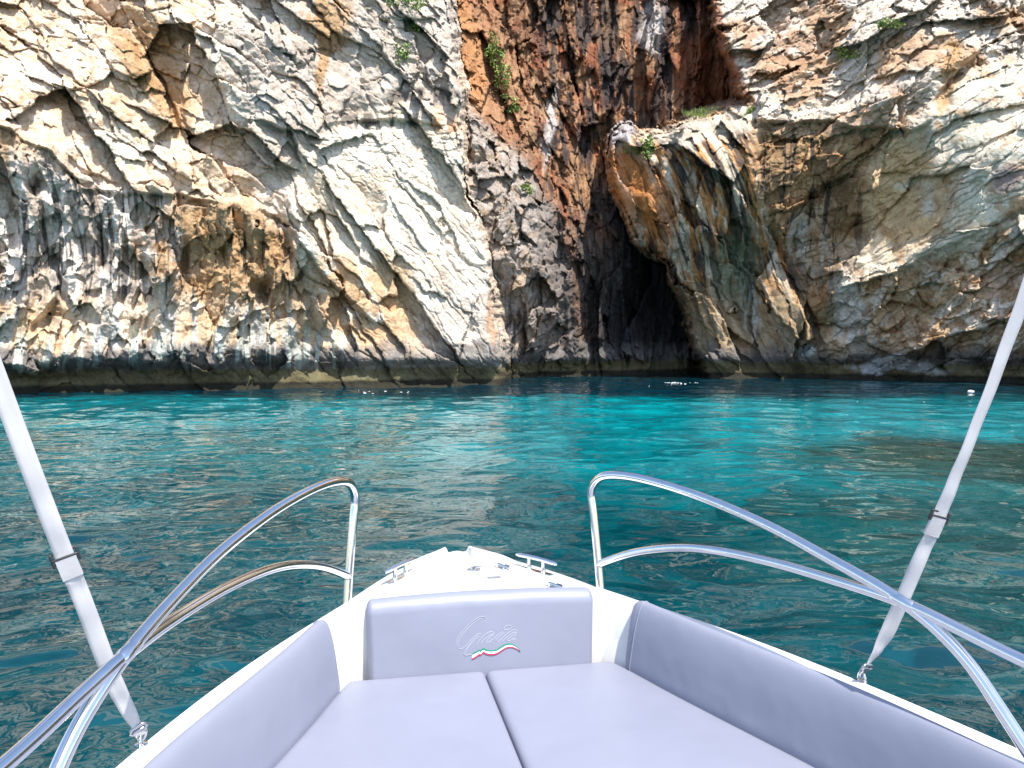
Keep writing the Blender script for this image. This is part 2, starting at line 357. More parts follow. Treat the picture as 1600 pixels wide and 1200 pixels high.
put(butt * sstep(410, 500, V + 25 * nm), (.34, .28, .18), .7); put(butt * blob(1150, 410, 38, 60, 0) * th(nm, -.15), GREEN, .8); put(butt * blob(1170, 490, 14, 50, -10) * th(drip3, -.1), (.5, .5, .47), .9)
put(butt * blob(1110, 200, 110, 20, -8), (.52, .48, .41), .8); put(butt * blob(968, 205, 18, 22), (.40, .40, .44), .8)
mid = isC * (1 - butt) * sstep(190, 215, V)
put(mid * blob(1260, 280, 80, 90, 0) * th(drip, -.08), (.22, .14, .075), .8); put(mid * blob(1300, 200, 130, 14, 0), (.42, .33, .24), .7)
put(mid * blob(1245, 390, 14, 60, 5) * th(drip3, -.2), (.55, .53, .49), .85); put(mid * blob(1285, 400, 12, 50, 0) * th(drip3, -.1), (.5, .47, .42), .8)
put(mid * blob(1290, 470, 60, 50) * th(nl, -.05), GREEN, .6); put(mid * th(drip2, .16, .03) * sstep(1450, 1300, U), BLACK, .75)
put(cleanR, (.66, .61, .51)); put(cleanR * blob(1400, 300, 85, 95, -40) * th(nl, -.25), (.60, .41, .20), .85); put(cleanR * th(nl2, .18), (.46, .45, .36), .7)
put(cleanR * th(nm, .14), (.42, .26, .13), .65); put(cleanR * blob(1575, 280, 28, 24) * th(nm, -.1), (.24, .19, .2), .8); put(isC * blob(1480, 110, 16, 60, 10) * th(nm, -.1), (.45, .28, .13), .75)
lowR = isC * sstep(1310, 1340, U) * sstep(-5, 25, line_side([(1300, 460), (1400, 432), (1480, 392), (1610, 328), (2400, 300)], U + wu, V + wv))
put(lowR, (.55, .40, .25), .95); put(lowR * th(nl, .08), (.56, .43, .33), .7); put(lowR * th(rotq(P, 55, .2, 1.2, .5)[..., 0] * 0 + fbm(rotq(P, 58, .25, 1.2, .5), 4, 130, .6), .06, .05), (.72, .66, .58), .75)
put(lowR * th(nm, .08), (.33, .185, .085), .75)
put(isC * blob(1330, 490, 26, 70, -8) * th(drip3, -.15), (.56, .53, .48), .85)
# tide zone
zn = Z + .55 * nm + .95 * nl + .1
darkz = np.where(isA, sstep(2.25, 1.75, zn), sstep(2.3, 1.3, zn)); dk = np.where(isA & (U > 560), .62, .93)
put(darkz * dk, (.135, .13, .13)); put(darkz * th(nf, .1) * isA * sstep(1.1, 1.3, zn), (.2, .19, .185), .6)
hang = isA * th(drip2 + .35 * drip3, .10, .04) * sstep(3.1, 2.6, zn) * sstep(1.0, 1.5, zn) * sstep(560, 500, U)
put(hang, (.50, .56, .53), .8)
put(sstep(1.0, .8, Z + .25 * nm), (.14, .125, .065), .95); put(sstep(.42, .25, Z + .12 * nm), (.02, .02, .014), .95)
put(isC * blob(1410, 575, 72, 10, 0) * th(nm, -.25), (.55, .58, .62), .9); put(isC * blob(1260, 545, 16, 12) * th(nm, -.2), (.40, .5, .5), .7)
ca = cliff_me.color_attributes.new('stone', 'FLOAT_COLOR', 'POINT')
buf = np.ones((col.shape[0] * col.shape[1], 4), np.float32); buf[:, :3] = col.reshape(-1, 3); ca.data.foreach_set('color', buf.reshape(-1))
m, t, b = new_mat('weathered_limestone')
at = N(t, 'Attribute', attribute_name='stone'); geo = N(t, 'NewGeometry'); pos = geo.outputs['Position']
n1 = N(t, 'TexNoise'); t.links.new(pos, n1.inputs[0]); n1.inputs['Scale'].default_value = 1.7; n1.inputs['Detail'].default_value = 8; n1.inputs['Roughness'].default_value = .68
n2 = N(t, 'TexNoise'); t.links.new(pos, n2.inputs[0]); n2.inputs['Scale'].default_value = 7.5; n2.inputs['Detail'].default_value = 8; n2.inputs['Roughness'].default_value = .7
v1 = N(t, 'TexVoronoi', feature='DISTANCE_TO_EDGE'); t.links.new(pos, v1.inputs[0]); v1.inputs['Scale'].default_value = 2.4
k1 = ramp(t, n1.outputs[0], .32, .68); k2 = ramp(t, n2.outputs[0], .34, .62)
c1 = mixc(t, k1, (.80, .74, .68), (1.16, 1.15, 1.14)); c2 = mixc(t, k2, (.82, .79, .76), (1.1, 1.1, 1.1))
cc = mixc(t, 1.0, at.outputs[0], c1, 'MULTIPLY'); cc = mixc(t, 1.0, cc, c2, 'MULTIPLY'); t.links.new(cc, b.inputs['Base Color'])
b.inputs['Roughness'].default_value = .85; b.inputs['Specular IOR Level'].default_value = .25
hsum = math_(t, 'ADD', n2.outputs[0], math_(t, 'MULTIPLY', n1.outputs[0], 1.4))
hsum = math_(t, 'ADD', hsum, math_(t, 'MULTIPLY', ramp(t, v1.outputs[0], 0, .06), .12))
bp = N(t, 'Bump'); bp.inputs['Strength'].default_value = .9; bp.inputs['Distance'].default_value = .075; t.links.new(hsum, bp.inputs['Height']); t.links.new(bp.outputs[0], b.inputs['Normal'])
cliff = link('cliff', cliff_me, m); tag(cliff, 'tall limestone sea cliff with rust stains and a dark cave at the water', None, None, 'structure')
def surf(u, v):
    i = int(np.argmin(abs(vs - v))); j = int(np.argmin(abs(us - u))); return PP[i, j]

# ================================================================== SHRUBS on the cliff
m, t, b = new_mat('shrub_leaf'); oi = N(t, 'ObjectInfo'); geo = N(t, 'NewGeometry'); nn = N(t, 'TexNoise'); t.links.new(geo.outputs['Position'], nn.inputs[0]); nn.inputs['Scale'].default_value = 5
t.links.new(mixc(t, ramp(t, nn.outputs[0], .35, .65), (.09, .17, .035), (.28, .36, .08)), b.inputs['Base Color']); b.inputs['Roughness'].default_value = .6; leafm = m
m, t, b = new_mat('shrub_stem'); b.inputs['Base Color'].default_value = (.16, .11, .07, 1); b.inputs['Roughness'].default_value = .9; stemm = m
def shrub(u, v, w, h, n, name, label, cat='shrub', grass=False):
    p = surf(u, v); root = bpy.data.objects.new(name, None); C.objects.link(root); root.location = p
    tag(root, label, cat, 'plants growing on the cliff')
    V_, F_ = [], []; SV, SF = [], []
    for s in range(6 if not grass else 4):
        a = random.uniform(-1, 1) * w * .5; e = Vector((a, -random.uniform(.1, .35) * w - .1, random.uniform(.1, .45) * h)); o = Vector((a * .2, .3, -.1))
        d = (e - o).normalized(); x = d.cross(Vector((0, 0, 1))).normalized() * .011; y = d.cross(x).normalized() * .011; k = len(SV)
        SV += [o + x, o + y, o - x, o - y, e + x * .3, e + y * .3, e - x * .3, e - y * .3]; SF += [(k + q, k + (q + 1) % 4, k + 4 + (q + 1) % 4, k + 4 + q) for q in range(4)]
    cl = [(random.uniform(-.5, .5) * w, random.uniform(-.45, 0) * w, random.uniform(-.5, .5) * h, random.uniform(.18, .34)) for _ in range(9)]
    for _ in range(n):
        c = random.choice(cl); g = [random.gauss(0, 1) for _ in range(3)]
        q = Vector((c[0] + g[0] * c[3] * w * .45, c[1] - .05 + g[1] * c[3] * w * .4, c[2] + g[2] * c[3] * h * .45))
        if grass: d = Vector((random.uniform(-.5, .5), random.uniform(-.6, .1), 1)).normalized(); L = random.uniform(.12, .3); wd = .012
        else: d = Vector([random.gauss(0, 1) for _ in range(3)]).normalized(); L = random.uniform(.09, .17); wd = L * .42
        x = d.cross(Vector([random.gauss(0, 1) for _ in range(3)])).normalized() * wd; k = len(V_)
        V_ += [q, q + d * L * .5 + x, q + d * L, q + d * L * .5 - x]; F_.append((k, k + 1, k + 2, k + 3))
    link('foliage', pydata('foliage', V_, F_, False), leafm, root); link('stem', pydata('stem', SV, SF, False), stemm, root)
shrub(783, 112, .95, 2.1, 520, 'shrub', 'largest leafy shrub, growing in the cleft left of the red rock wall')
shrub(768, 70, .8, 1.3, 350, 'shrub', 'narrow shrub high in the shadowed cleft above the largest shrub')
shrub(800, 165, .9, .9, 300, 'shrub', 'small shrub just below the largest shrub in the cleft')
shrub(628, 85, .6, .9, 200, 'shrub', 'small green tuft on the grey rock left of the cleft', 'shrub')
shrub(640, 6, 1.6, .6, 300, 'shrub', 'low green plant at the top edge of the grey left cliff')
shrub(645, 45, .5, .5, 120, 'shrub', 'tiny green plant in a crack near the top of the grey left cliff')
shrub(818, 296, .9, .45, 200, 'shrub', 'low green plant on the crest of the grey lumpy spur')
shrub(1092, 184, 1.9, .45, 500, 'grass_tuft', 'wide yellow green grass tuft on the ledge above the cave', 'grass', True)
shrub(1012, 230, .7, 1.1, 350, 'shrub', 'upright green shrub on the left end of the ledge above the cave')
shrub(990, 240, .9, .4, 200, 'grass_tuft', 'pale grass tuft at the tip of the ledge beside the upright shrub', 'grass', True)
shrub(1385, 40, 1.1, .5, 300, 'shrub', 'green shrub at the top of the pale right cliff')
shrub(1325, 86, 1.3, .6, 300, 'shrub', 'green shrub on the sloping ledge of the right cliff, below the topmost one')
shrub(1170, 178, .5, .5, 120, 'shrub', 'tiny shrub where the ledge meets the pale right cliff')

# ================================================================== SEA
def seg(*parts): return np.unique(np.concatenate(parts).round(4))
yr = seg(-np.geomspace(4, 2500, 30), np.arange(-4, .6, .2), np.arange(.6, 8, .032), np.arange(8, 18, .055), np.arange(18, 62, .12), np.geomspace(63, 2500, 20))
xr = seg(-np.geomspace(34, 2500, 24), np.arange(-34, -9, .12), np.arange(-9, 10, .045), np.arange(10, 34, .12), np.geomspace(35, 2500, 24))
XX, YY = np.meshgrid(xr, yr)
q = np.stack([XX, YY, 0 * XX], -1)
wq = q + .45 * np.stack([perlin(q * .8, 201), perlin(q * .8, 202), 0 * XX], -1) + .12 * np.stack([perlin(q * 2.4, 203), perlin(q * 2.4, 204), 0 * XX], -1)
hz = .09 * perlin(wq * np.array([.38, .55, 1]), 210) + .040 * perlin(wq * np.array([.85, 1.25, 1]), 211) + .023 * perlin(wq * np.array([1.9, 2.9, 1]) + 7, 212)
hz += .0045 * perlin(wq * np.array([4.0, 6.4, 1]) + 17, 213)
hz *= np.exp(-np.clip(np.hypot(XX, YY - 20) - 60, 0, None) / 60)
hz *= .72 + .28 * sstep(-8, 8, XX * -1 + 4)
sea_me = grid_mesh('sea', np.stack([XX, YY, hz], -1), flip=False)
m, t, b = new_mat('clear_turquoise_water')
geo = N(t, 'NewGeometry'); pos = geo.outputs['Position']; nrm = geo.outputs['Normal']
# what is seen of the bed shifts with the slope of the surface above it (refraction)
sc = N(t, 'VectorMath', operation='MULTIPLY'); t.links.new(nrm, sc.inputs[0]); sc.inputs[1].default_value = (6, 10, 0)
pp = N(t, 'VectorMath', operation='ADD'); t.links.new(pos, pp.inputs[0]); t.links.new(sc.outputs[0], pp.inputs[1]); bed = pp.outputs[0]
wn = N(t, 'TexNoise'); t.links.new(bed, wn.inputs[0]); wn.inputs['Scale'].default_value = .22; wn.inputs['Detail'].default_value = 4
wsub = N(t, 'VectorMath', operation='MULTIPLY_ADD'); t.links.new(wn.outputs['Color'], wsub.inputs[0]); wsub.inputs[1].default_value = (6, 6, 0); t.links.new(bed, wsub.inputs[2])
bedw = wsub.outputs[0]           # shifted by about +3,+3
def ell(cx, cy, rx, ry, rot=0):
    mp = N(t, 'Mapping', vector_type='TEXTURE'); t.links.new(bedw, mp.inputs[0])
    mp.inputs['Location'].default_value = (cx + 3, cy + 3, 0); mp.inputs['Rotation'].default_value = (0, 0, math.radians(rot)); mp.inputs['Scale'].default_value = (rx, ry, 1)
    sx = N(t, 'SeparateXYZ'); t.links.new(mp.outputs[0], sx.inputs[0])
    r2 = math_(t, 'ADD', math_(t, 'MULTIPLY', sx.outputs[0], sx.outputs[0]), math_(t, 'MULTIPLY', sx.outputs[1], sx.outputs[1]))
    return ramp(t, r2, 1.5, .25)
DEEP = (.0005, .044, .056); MIDW = (.0005, .105, .118); BRIGHT = (.001, .20, .225); WEED = (.012, .040, .032); GRN = (.0005, .048, .050)
sy = N(t, 'SeparateXYZ'); t.links.new(bedw, sy.inputs[0])
c = mixc(t, ramp(t, sy.outputs[1], 9, 20), DEEP, MIDW)
c = mixc(t, math_(t, 'MULTIPLY', ell(9, 8.5, 7, 5), .9), c, GRN)
c = mixc(t, math_(t, 'MULTIPLY', ell(-11, 23, 14, 5), .55), c, BRIGHT)
c = mixc(t, ell(8.5, 24, 11.5, 7.5, 0), c, BRIGHT)
c = mixc(t, math_(t, 'MULTIPLY', ell(3.5, 15, 6, 4.5), .5), c, BRIGHT)
c = mixc(t, math_(t, 'MULTIPLY', ell(11, 14.2, 5.5, 3.4, 0), .95), c, WEED)
pn = N(t, 'TexNoise'); t.links.new(bed, pn.inputs[0]); pn.inputs['Scale'].default_value = .9; pn.inputs['Detail'].default_value = 3; pn.inputs['Distortion'].default_value = .4
c = mixc(t, math_(t, 'MULTIPLY', ramp(t, sy.outputs[1], 29, 34), .92), c, (.001, .016, .030))  # dark reflection of the cliff foot painted into the water colour
c = mixc(t, 1.0, c, mixc(t, ramp(t, pn.outputs[0], .35, .65), (.62, .66, .70), (1.25, 1.24, 1.22)), 'MULTIPLY')
t.links.new(c, b.inputs['Base Color']); b.inputs['Roughness'].default_value = .0; b.inputs['IOR'].default_value = 1.333; b.inputs['Specular IOR Level'].default_value = .42
rn = N(t, 'TexNoise'); t.links.new(pos, rn.inputs[0]); rn.inputs['Scale'].default_value = 7; rn.inputs['Detail'].default_value = 0; rn.inputs['Distortion'].default_value = .8
bp = N(t, 'Bump'); bp.inputs['Strength'].default_value = .12; bp.inputs['Distance'].default_value = .02; t.links.new(rn.outputs[0], bp.inputs['Height']); t.links.new(bp.outputs[0], b.inputs['Normal'])
sea = link('sea', sea_me, m); tag(sea, 'calm clear turquoise sea with soft ripples', None, None, 'structure')

# ================================================================== BOAT
def rotm(pitch, roll, yaw):
    f = Vector((math.sin(yaw) * math.cos(pitch), math.cos(yaw) * math.cos(pitch), -math.sin(pitch)))
    r = Vector((math.cos(yaw), -math.sin(yaw), 0)); u = r.cross(f)
    return r * math.cos(roll) + u * math.sin(roll), -r * math.sin(roll) + u * math.cos(roll), f
br = rotm(math.radians(3.2488), math.radians(.852), math.radians(12.0816))
wr = rotm(PITCH, 0, 0)
M3 = Matrix(((0, 0, 0),) * 3)
for a, c_ in zip(wr, br):
    for i in range(3):
        for j in range(3): M3[i][j] += a[i] * c_[j]
bt = Vector(CAM) - M3 @ Vector((-.4746, 0, 1.15))
boat = bpy.data.objects.new('motorboat', None); C.objects.link(boat)
boat.matrix_world = Matrix.Translation(bt) @ M3.to_4x4()
tag(boat, 'white open motorboat bow with pale grey padded seats and steel rails', 'boat')

m, t, b = new_mat('white_gelcoat'); b.inputs['Base Color'].default_value = (.83, .83, .81, 1); b.inputs['Roughness'].default_value = .22; b.inputs['Coat Weight'].default_value = .4
geo = N(t, 'NewGeometry'); nn = N(t, 'TexNoise'); t.links.new(geo.outputs['Position'], nn.inputs[0]); nn.inputs['Scale'].default_value = 9; nn.inputs['Detail'].default_value = 6
t.links.new(mixc(t, ramp(t, nn.outputs[0], .4, .7), (.74, .74, .73), (.68, .68, .66)), b.inputs['Base Color']); gel = m
m, t, b = new_mat('grey_vinyl'); b.inputs['Roughness'].default_value = .42; b.inputs['Specular IOR Level'].default_value = .4
tc = N(t, 'TexCoord'); nn = N(t, 'TexNoise'); t.links.new(tc.outputs['Object'], nn.inputs[0]); nn.inputs['Scale'].default_value = 3; nn.inputs['Detail'].default_value = 5
t.links.new(mixc(t, ramp(t, nn.outputs[0], .3, .7), (.225, .238, .302), (.241, .254, .320)), b.inputs['Base Color'])
vn = N(t, 'TexVoronoi'); t.links.new(tc.outputs['Object'], vn.inputs[0]); vn.inputs['Scale'].default_value = 700
n3 = N(t, 'TexNoise'); t.links.new(tc.outputs['Object'], n3.inputs[0]); n3.inputs['Scale'].default_value = 6; n3.inputs['Detail'].default_value = 2
hh = math_(t, 'ADD', math_(t, 'MULTIPLY', vn.outputs[0], .02), n3.outputs[0])
bp = N(t, 'Bump'); bp.inputs['Strength'].default_value = .5; bp.inputs['Distance'].default_value = .012; t.links.new(hh, bp.inputs['Height']); t.links.new(bp.outputs[0], b.inputs['Normal']); vinyl = m
def simple(name, c_, rough, metal=0.0, scale=40, amt=.12):
    m, t, b = new_mat(name); tc = N(t, 'TexCoord'); nn = N(t, 'TexNoise'); t.links.new(tc.outputs['Object'], nn.inputs[0]); nn.inputs['Scale'].default_value = scale; nn.inputs['Detail'].default_value = 5
    t.links.new(mixc(t, nn.outputs[0], tuple(x * (1 - amt) for x in c_), tuple(min(1, x * (1 + amt)) for x in c_)), b.inputs['Base Color'])
    mr = N(t, 'MapRange'); t.links.new(nn.outputs[0], mr.inputs[0]); mr.inputs[3].default_value = rough * .6; mr.inputs[4].default_value = rough * 1.5; t.links.new(mr.outputs[0], b.inputs['Roughness'])
    b.inputs['Metallic'].default_value = metal; return m
steel = simple('polished_steel', (.80, .79, .78), .10, 1.0); dark = simple('dark_plastic', (.03, .03, .035), .4); greyp = simple('grey_plastic', (.20, .20, .23), .35)
thread = simple('pale_thread', (.36, .37, .42), .5); green = simple('green_thread', (.02, .22, .13), .5); white = simple('white_thread', (.8, .8, .8), .5); red = simple('red_thread', (.48, .02, .06), .5)
m, t, b = new_mat('white_webbing'); tc = N(t, 'TexCoord'); b.inputs['Roughness'].default_value = .7
wv_ = N(t, 'TexWave'); t.links.new(tc.outputs['UV'], wv_.inputs[0]); wv_.inputs['Scale'].default_value = 60; wv_.bands_direction = 'Y'
nn = N(t, 'TexNoise'); t.links.new(tc.outputs['Object'], nn.inputs[0]); nn.inputs['Scale'].default_value = 14; nn.inputs['Detail'].default_value = 4
t.links.new(mixc(t, ramp(t, nn.outputs[0], .35, .7), (.74, .73, .74), (.66, .65, .66)), b.inputs['Base Color'])
bp = N(t, 'Bump'); bp.inputs['Strength'].default_value = .3; bp.inputs['Distance'].default_value = .002; t.links.new(wv_.outputs[1], bp.inputs['Height']); t.links.new(bp.outputs[0], b.inputs['Normal'])
tl = N(t, 'BsdfTranslucent'); tl.inputs[0].default_value = (.8, .79, .8, 1); mx = N(t, 'MixShader'); mx.inputs[0].default_value = .4; t.links.new(b.outputs[0], mx.inputs[1]); t.links.new(tl.outputs[0], mx.inputs[2]); t.links.new(mx.outputs[0], t.nodes['Material Output'].inputs[0]); webm = m

def spline(pts, n=12):
    """centripetal-ish Catmull-Rom through the points"""
    p = [np.array(x, float) for x in pts]; p = [2 * p[0] - p[1]] + p + [2 * p[-1] - p[-2]]; out = []
    for i in range(1, len(p) - 2):
        for k in range(n):
            s = k / n
            out.append(.5 * ((2 * p[i]) + (-p[i - 1] + p[i + 1]) * s + (2 * p[i - 1] - 5 * p[i] + 4 * p[i + 1] - p[i + 2]) * s * s + (-p[i - 1] + 3 * p[i] - 3 * p[i + 1] + p[i + 2]) * s ** 3))
    out.append(p[-2]); return np.array(out)
def smooth_line(L, it=6):
    L = L.copy()
    for _ in range(it): L[1:-1] = .25 * L[:-2] + .5 * L[1:-1] + .25 * L[2:]
    return L
def tube(bm, L, r, seg_=14, cap=True):
    L = [Vector([float(c) for c in p]) for p in L]; rings = []; up = None
    for i, p in enumerate(L):
        d = (L[min(i + 1, len(L) - 1)] - L[max(i - 1, 0)]).normalized()
        if up is None:
            up = d.cross(Vector((0, 0, 1)) if abs(d.z) < .9 else Vector((1, 0, 0))).normalized()
        else: up = (up - d * up.dot(d)).normalized()
        s = d.cross(up); rr = r[i] if hasattr(r, '__len__') else r
        rings.append([bm.verts.new(p + (up * math.cos(a) + s * math.sin(a)) * rr) for a in [2 * math.pi * k / seg_ for k in range(seg_)]])
    for a, b_ in zip(rings[:-1], rings[1:]):
        for k in range(seg_): bm.faces.new((a[k], a[(k + 1) % seg_], b_[(k + 1) % seg_], b_[k]))
    if cap: bm.faces.new(rings[0][::-1]); bm.faces.new(rings[-1])
def box(bm, c_, s, bev=0.0, rot=None):
    g = bmesh.ops.create_cube(bm, size=1.0); vv = g['verts']
    for v in vv: v.co = Vector((v.co.x * s[0], v.co.y * s[1], v.co.z * s[2]))
    if bev:
        es = list({e for v in vv for e in v.link_edges}); r = bmesh.ops.bevel(bm, geom=es, offset=bev, segments=3, affect='EDGES', profile=.5); vv = list({v for f in r['faces'] for v in f.verts} | {v for v in vv if v.is_valid})
    for v in vv:
        p = v.co.copy()
        if rot is not None: p = rot @ p
        v.co = p + Vector([float(c) for c in c_])
def fin(name, bm, mat, parent, smooth=True):
    bmesh.ops.recalc_face_normals(bm, faces=bm.faces[:]); me = bpy.data.meshes.new(name); bm.to_mesh(me); bm.free()
    if smooth: me.polygons.foreach_set('use_smooth', np.ones(len(me.polygons), dtype=bool))
    return link(name, me, mat, parent)
def autosmooth(o, ang=35):
    me = o.data; me.polygons.foreach_set('use_smooth', np.ones(len(me.polygons), dtype=bool)); bm = bmesh.new(); bm.from_mesh(me)
    for e in bm.edges:
        if len(e.link_faces) == 2 and e.calc_face_angle(0) > math.radians(ang): e.smooth = False
    bm.to_mesh(me); bm.free()

# gunwale plan, starboard half: (across, ahead)
G = [(.068, 3.335), (.14, 3.275), (.22, 3.185), (.34, 3.02), (.475, 2.765), (.56, 2.62), (.67, 2.43), (.81, 2.16), (.92, 1.90), (1.0, 1.68), (1.08, 1.44), (1.15, 1.15), (1.21, .8), (1.26, .3), (1.28, -.6)]
Gs = smooth_line(spline(G, 8), 10)
ZD = .215
def gun(y): return float(np.interp(y, Gs[::-1, 1], Gs[::-1, 0]))
# backrest bottom line (seat edge) and the coaming behind it
SE = [(.448, 2.615), (.50, 2.50), (.56, 2.34), (.63, 2.17), (.715, 1.97), (.79, 1.79), (.86, 1.58), (.92, 1.35), (.98, 1.0), (1.02, .6), (1.05, 0), (1.06, -.6)]
SEs = smooth_line(spline(SE, 8), 6)
def offset_curve(L, d):
    T = np.gradient(L, axis=0); T /= np.linalg.norm(T, axis=1)[:, None]; return L + np.stack([-T[:, 1], T[:, 0]], -1) * d   # outboard for starboard, running aft
# hull shell (sides) and deck
def hull():
    rows = []
    prof = [(-.012, 0.0), (0, -.008), (.006, -.03), (.004, -.055), (-.02, -.06), (-.05, -.2), (-.12, -.6), (-.22, -1.0), (-.42, -1.5)]
    n = len(Gs); T = np.gradient(Gs, axis=0); T /= np.linalg.norm(T, axis=1)[:, None]; Nn = np.stack([-T[:, 1], T[:, 0]], -1)
    for s in (1, -1):
        vv, ff = [], []
        for i in range(n):
            for o, z in prof:
                q = Gs[i] + Nn[i] * o; x = max(q[0], .01 if z < -.1 else .03); vv.append((s * x, q[1] - (0 if z > -.1 else .25 * -z * max(0, (q[1] - 2.2))), ZD + z))
        k = len(prof)
        for i in range(n - 1):
            for j in range(k - 1): ff.append((i * k + j, i * k + j + 1, (i + 1) * k + j + 1, (i + 1) * k + j))
        rows.append((vv, ff))
    V_, F_ = [], []
    for vv, ff in rows:
        k = len(V_); V_ += vv; F_ += [tuple(x + k for x in f) for f in ff]
    # stem piece closing the bow
    k = len(V_); zs = [0, -.03, -.06, -.6, -1.0, -1.5]; 
    for z in zs: V_ += [(-.055, 3.338 - (0 if z > -.1 else .28 * -z), ZD + z), (.055, 3.338 - (0 if z > -.1 else .28 * -z), ZD + z)]
    for i in range(len(zs) - 1): F_.append((k + 2 * i, k + 2 * i + 1, k + 2 * i + 3, k + 2 * i + 2))
    o = link('hull', pydata('hull', V_, F_), gel, boat); autosmooth(o, 40); return o
hull()
def deck():
    bm = bmesh.new()
    # foredeck: cross strips from the front backrest to the bow, with a slight crown, roller channel at the tip
    ys = np.concatenate([np.linspace(2.672, 3.10, 22), np.linspace(3.12, 3.33, 14)]); grid = []
    nx = 49
    for y in ys:
        w = gun(y) - .011 if y < 3.325 else .066; row = []
        for j in range(nx):
            x = (j / (nx - 1) * 2 - 1) * w; z = ZD + .028 * (1 - (x / w) ** 2) * sstep(2.64, 2.9, y)
            ch = sstep(3.10, 3.20, y) * sstep(.052, .043, abs(x)); z -= .022 * ch
            lip = sstep(3.14, 3.24, y) * sstep(.040, .056, abs(x)); z += .014 * lip
            row.append(bm.verts.new((x, y, z)))
        grid.append(row)
    for a, b_ in zip(grid[:-1], grid[1:]):
        for j in range(nx - 1): bm.faces.new((a[j], a[j + 1], b_[j + 1], b_[j]))
    # side decks + coaming wall down to the seat base, both sides
    wl_ = offset_curve(SEs, .088); wl_ = wl_[wl_[:, 1] < 2.53]
    corner = spline([wl_[4], wl_[0], (.512, 2.615), (.478, 2.655), (.43, 2.672), (.36, 2.672)], 8)[8:]
    path = np.concatenate([wl_[::-1], corner[1:]])
    for s in (1, -1):
        prev = None
        for i, (x, y) in enumerate(path):
            d = path[min(i + 1, len(path) - 1)] - path[max(i - 1, 0)]; d = d / np.linalg.norm(d); nrm_ = np.array([d[1], -d[0]])
            if nrm_[0] < 0 and nrm_[1] < 0: nrm_ = -nrm_
            o = (gun(y) - .011, y); ring = [(o[0], o[1], ZD)]
            for k, z in ((.014, ZD), (.006, ZD - .003), (.001, ZD - .012), (-.004, -.13)):
                q = np.array([x, y]) + nrm_ * k
                if q[0] > o[0] - .002: q[0] = o[0] - .002
                q[1] = min(q[1], 2.672 if k > 0 else 9)
                ring.append((q[0], q[1], z))
            vs_ = [bm.verts.new((s * a, b_, c_)) for a, b_, c_ in ring]
            if prev:
                for k in range(4): bm.faces.new((prev[k], prev[k + 1], vs_[k + 1], vs_[k]))
            prev = vs_
    w_ = [bm.verts.new(p) for p in ((-.41, 2.674, ZD), (.41, 2.674, ZD), (.41, 2.674, -.13), (-.41, 2.674, -.13))]; bm.faces.new(w_)
    # seat base under the cushions
    base = [(x, y) for x, y in offset_curve(SEs, .09)]; vv = [bm.verts.new((x, y, -.1)) for x, y in base] + [bm.verts.new((-x, y, -.1)) for x, y in base[::-1]]
    bm.faces.new(vv)
    o = fin('deck', bm, gel, boat); autosmooth(o, 38); return o
deck()

# ---- cushions
def pad_grid(bm, fn, nu, nv, closed=False):
    g = [[bm.verts.new(fn(i / (nu - 1), j / (nv - 1))) for j in range(nv)] for i in range(nu)]
    for a, b_ in zip(g[:-1], g[1:]):
        for j in range(nv - 1): bm.faces.new((a[j], a[j + 1], b_[j + 1], b_[j]))
    return g
def rprofile(n=40):
    """backrest section: (outboard, up, ) from seat line up the face, over the rounded top and down behind"""
    P_ = [(.004, -.03), (.0, .01), (.006, .05), (.018, .12), (.030, .170), (.042, .205), (.055, .226), (.070, .233), (.083, .226), (.088, .205), (.088, .1), (.086, -.03)]
    return smooth_line(spline(P_, 5), 3)
RP = rprofile()
def side_backrest(s):
    L = SEs.copy(); L = L[(L[:, 1] < 2.555)]; off = offset_curve(SEs, 1.0) - SEs; off = off[(SEs[:, 1] < 2.555)]
    y0 = L[0]; bm = bmesh.new(); rings = []
    arc = np.concatenate([[0], np.cumsum(np.linalg.norm(np.diff(L, axis=0), axis=1))])
    st = np.unique(np.concatenate([np.array([0, .002, .006, .012, .02, .03, .045]), np.arange(.06, arc[-1], .03)]))
    cx, cz = .062, .11
    for a in st:
        q = np.array([np.interp(a, arc, L[:, k]) for k in (0, 1)]); o = np.array([np.interp(a, arc, off[:, k]) for k in (0, 1)])
        k = 1 - math.sqrt(max(0, 1 - min(1, a / .045))) if False else math.sqrt(max(0, 1 - (1 - min(1, a / .045)) ** 2))
        sh = .035 * (1 - k); ring = []
        for px, pz in RP:
            ex = cx + (px - cx) * (1 - .55 * (1 - k)); ez = pz if pz < .02 else cz + (pz - cz) * (1 - .22 * (1 - k))
            ring.append(bm.verts.new((s * (q[0] + o[0] * ex), q[1] + o[1] * ex, ez)))
        rings.append(ring)
    for a, b_ in zip(rings[:-1], rings[1:]):
        for j in range(len(RP) - 1): bm.faces.new((a[j], a[j + 1], b_[j + 1], b_[j]))
    bm.faces.new(rings[0]); edge_ = [v.co.copy() for v in rings[6]]; side_ = [v.co.copy() for v in (r[-14] for r in rings[6:])]
    o = fin('backrest', bm, vinyl, boat)
    bm = bmesh.new(); tube(bm, edge_, .0026, 8); fin('piping', bm, vinyl, o)
    return o
o = side_backrest(1); o['label'] = 'long starboard backrest curving along the right side'
o = side_backrest(-1); o['label'] = 'long port backrest curving along the left side'
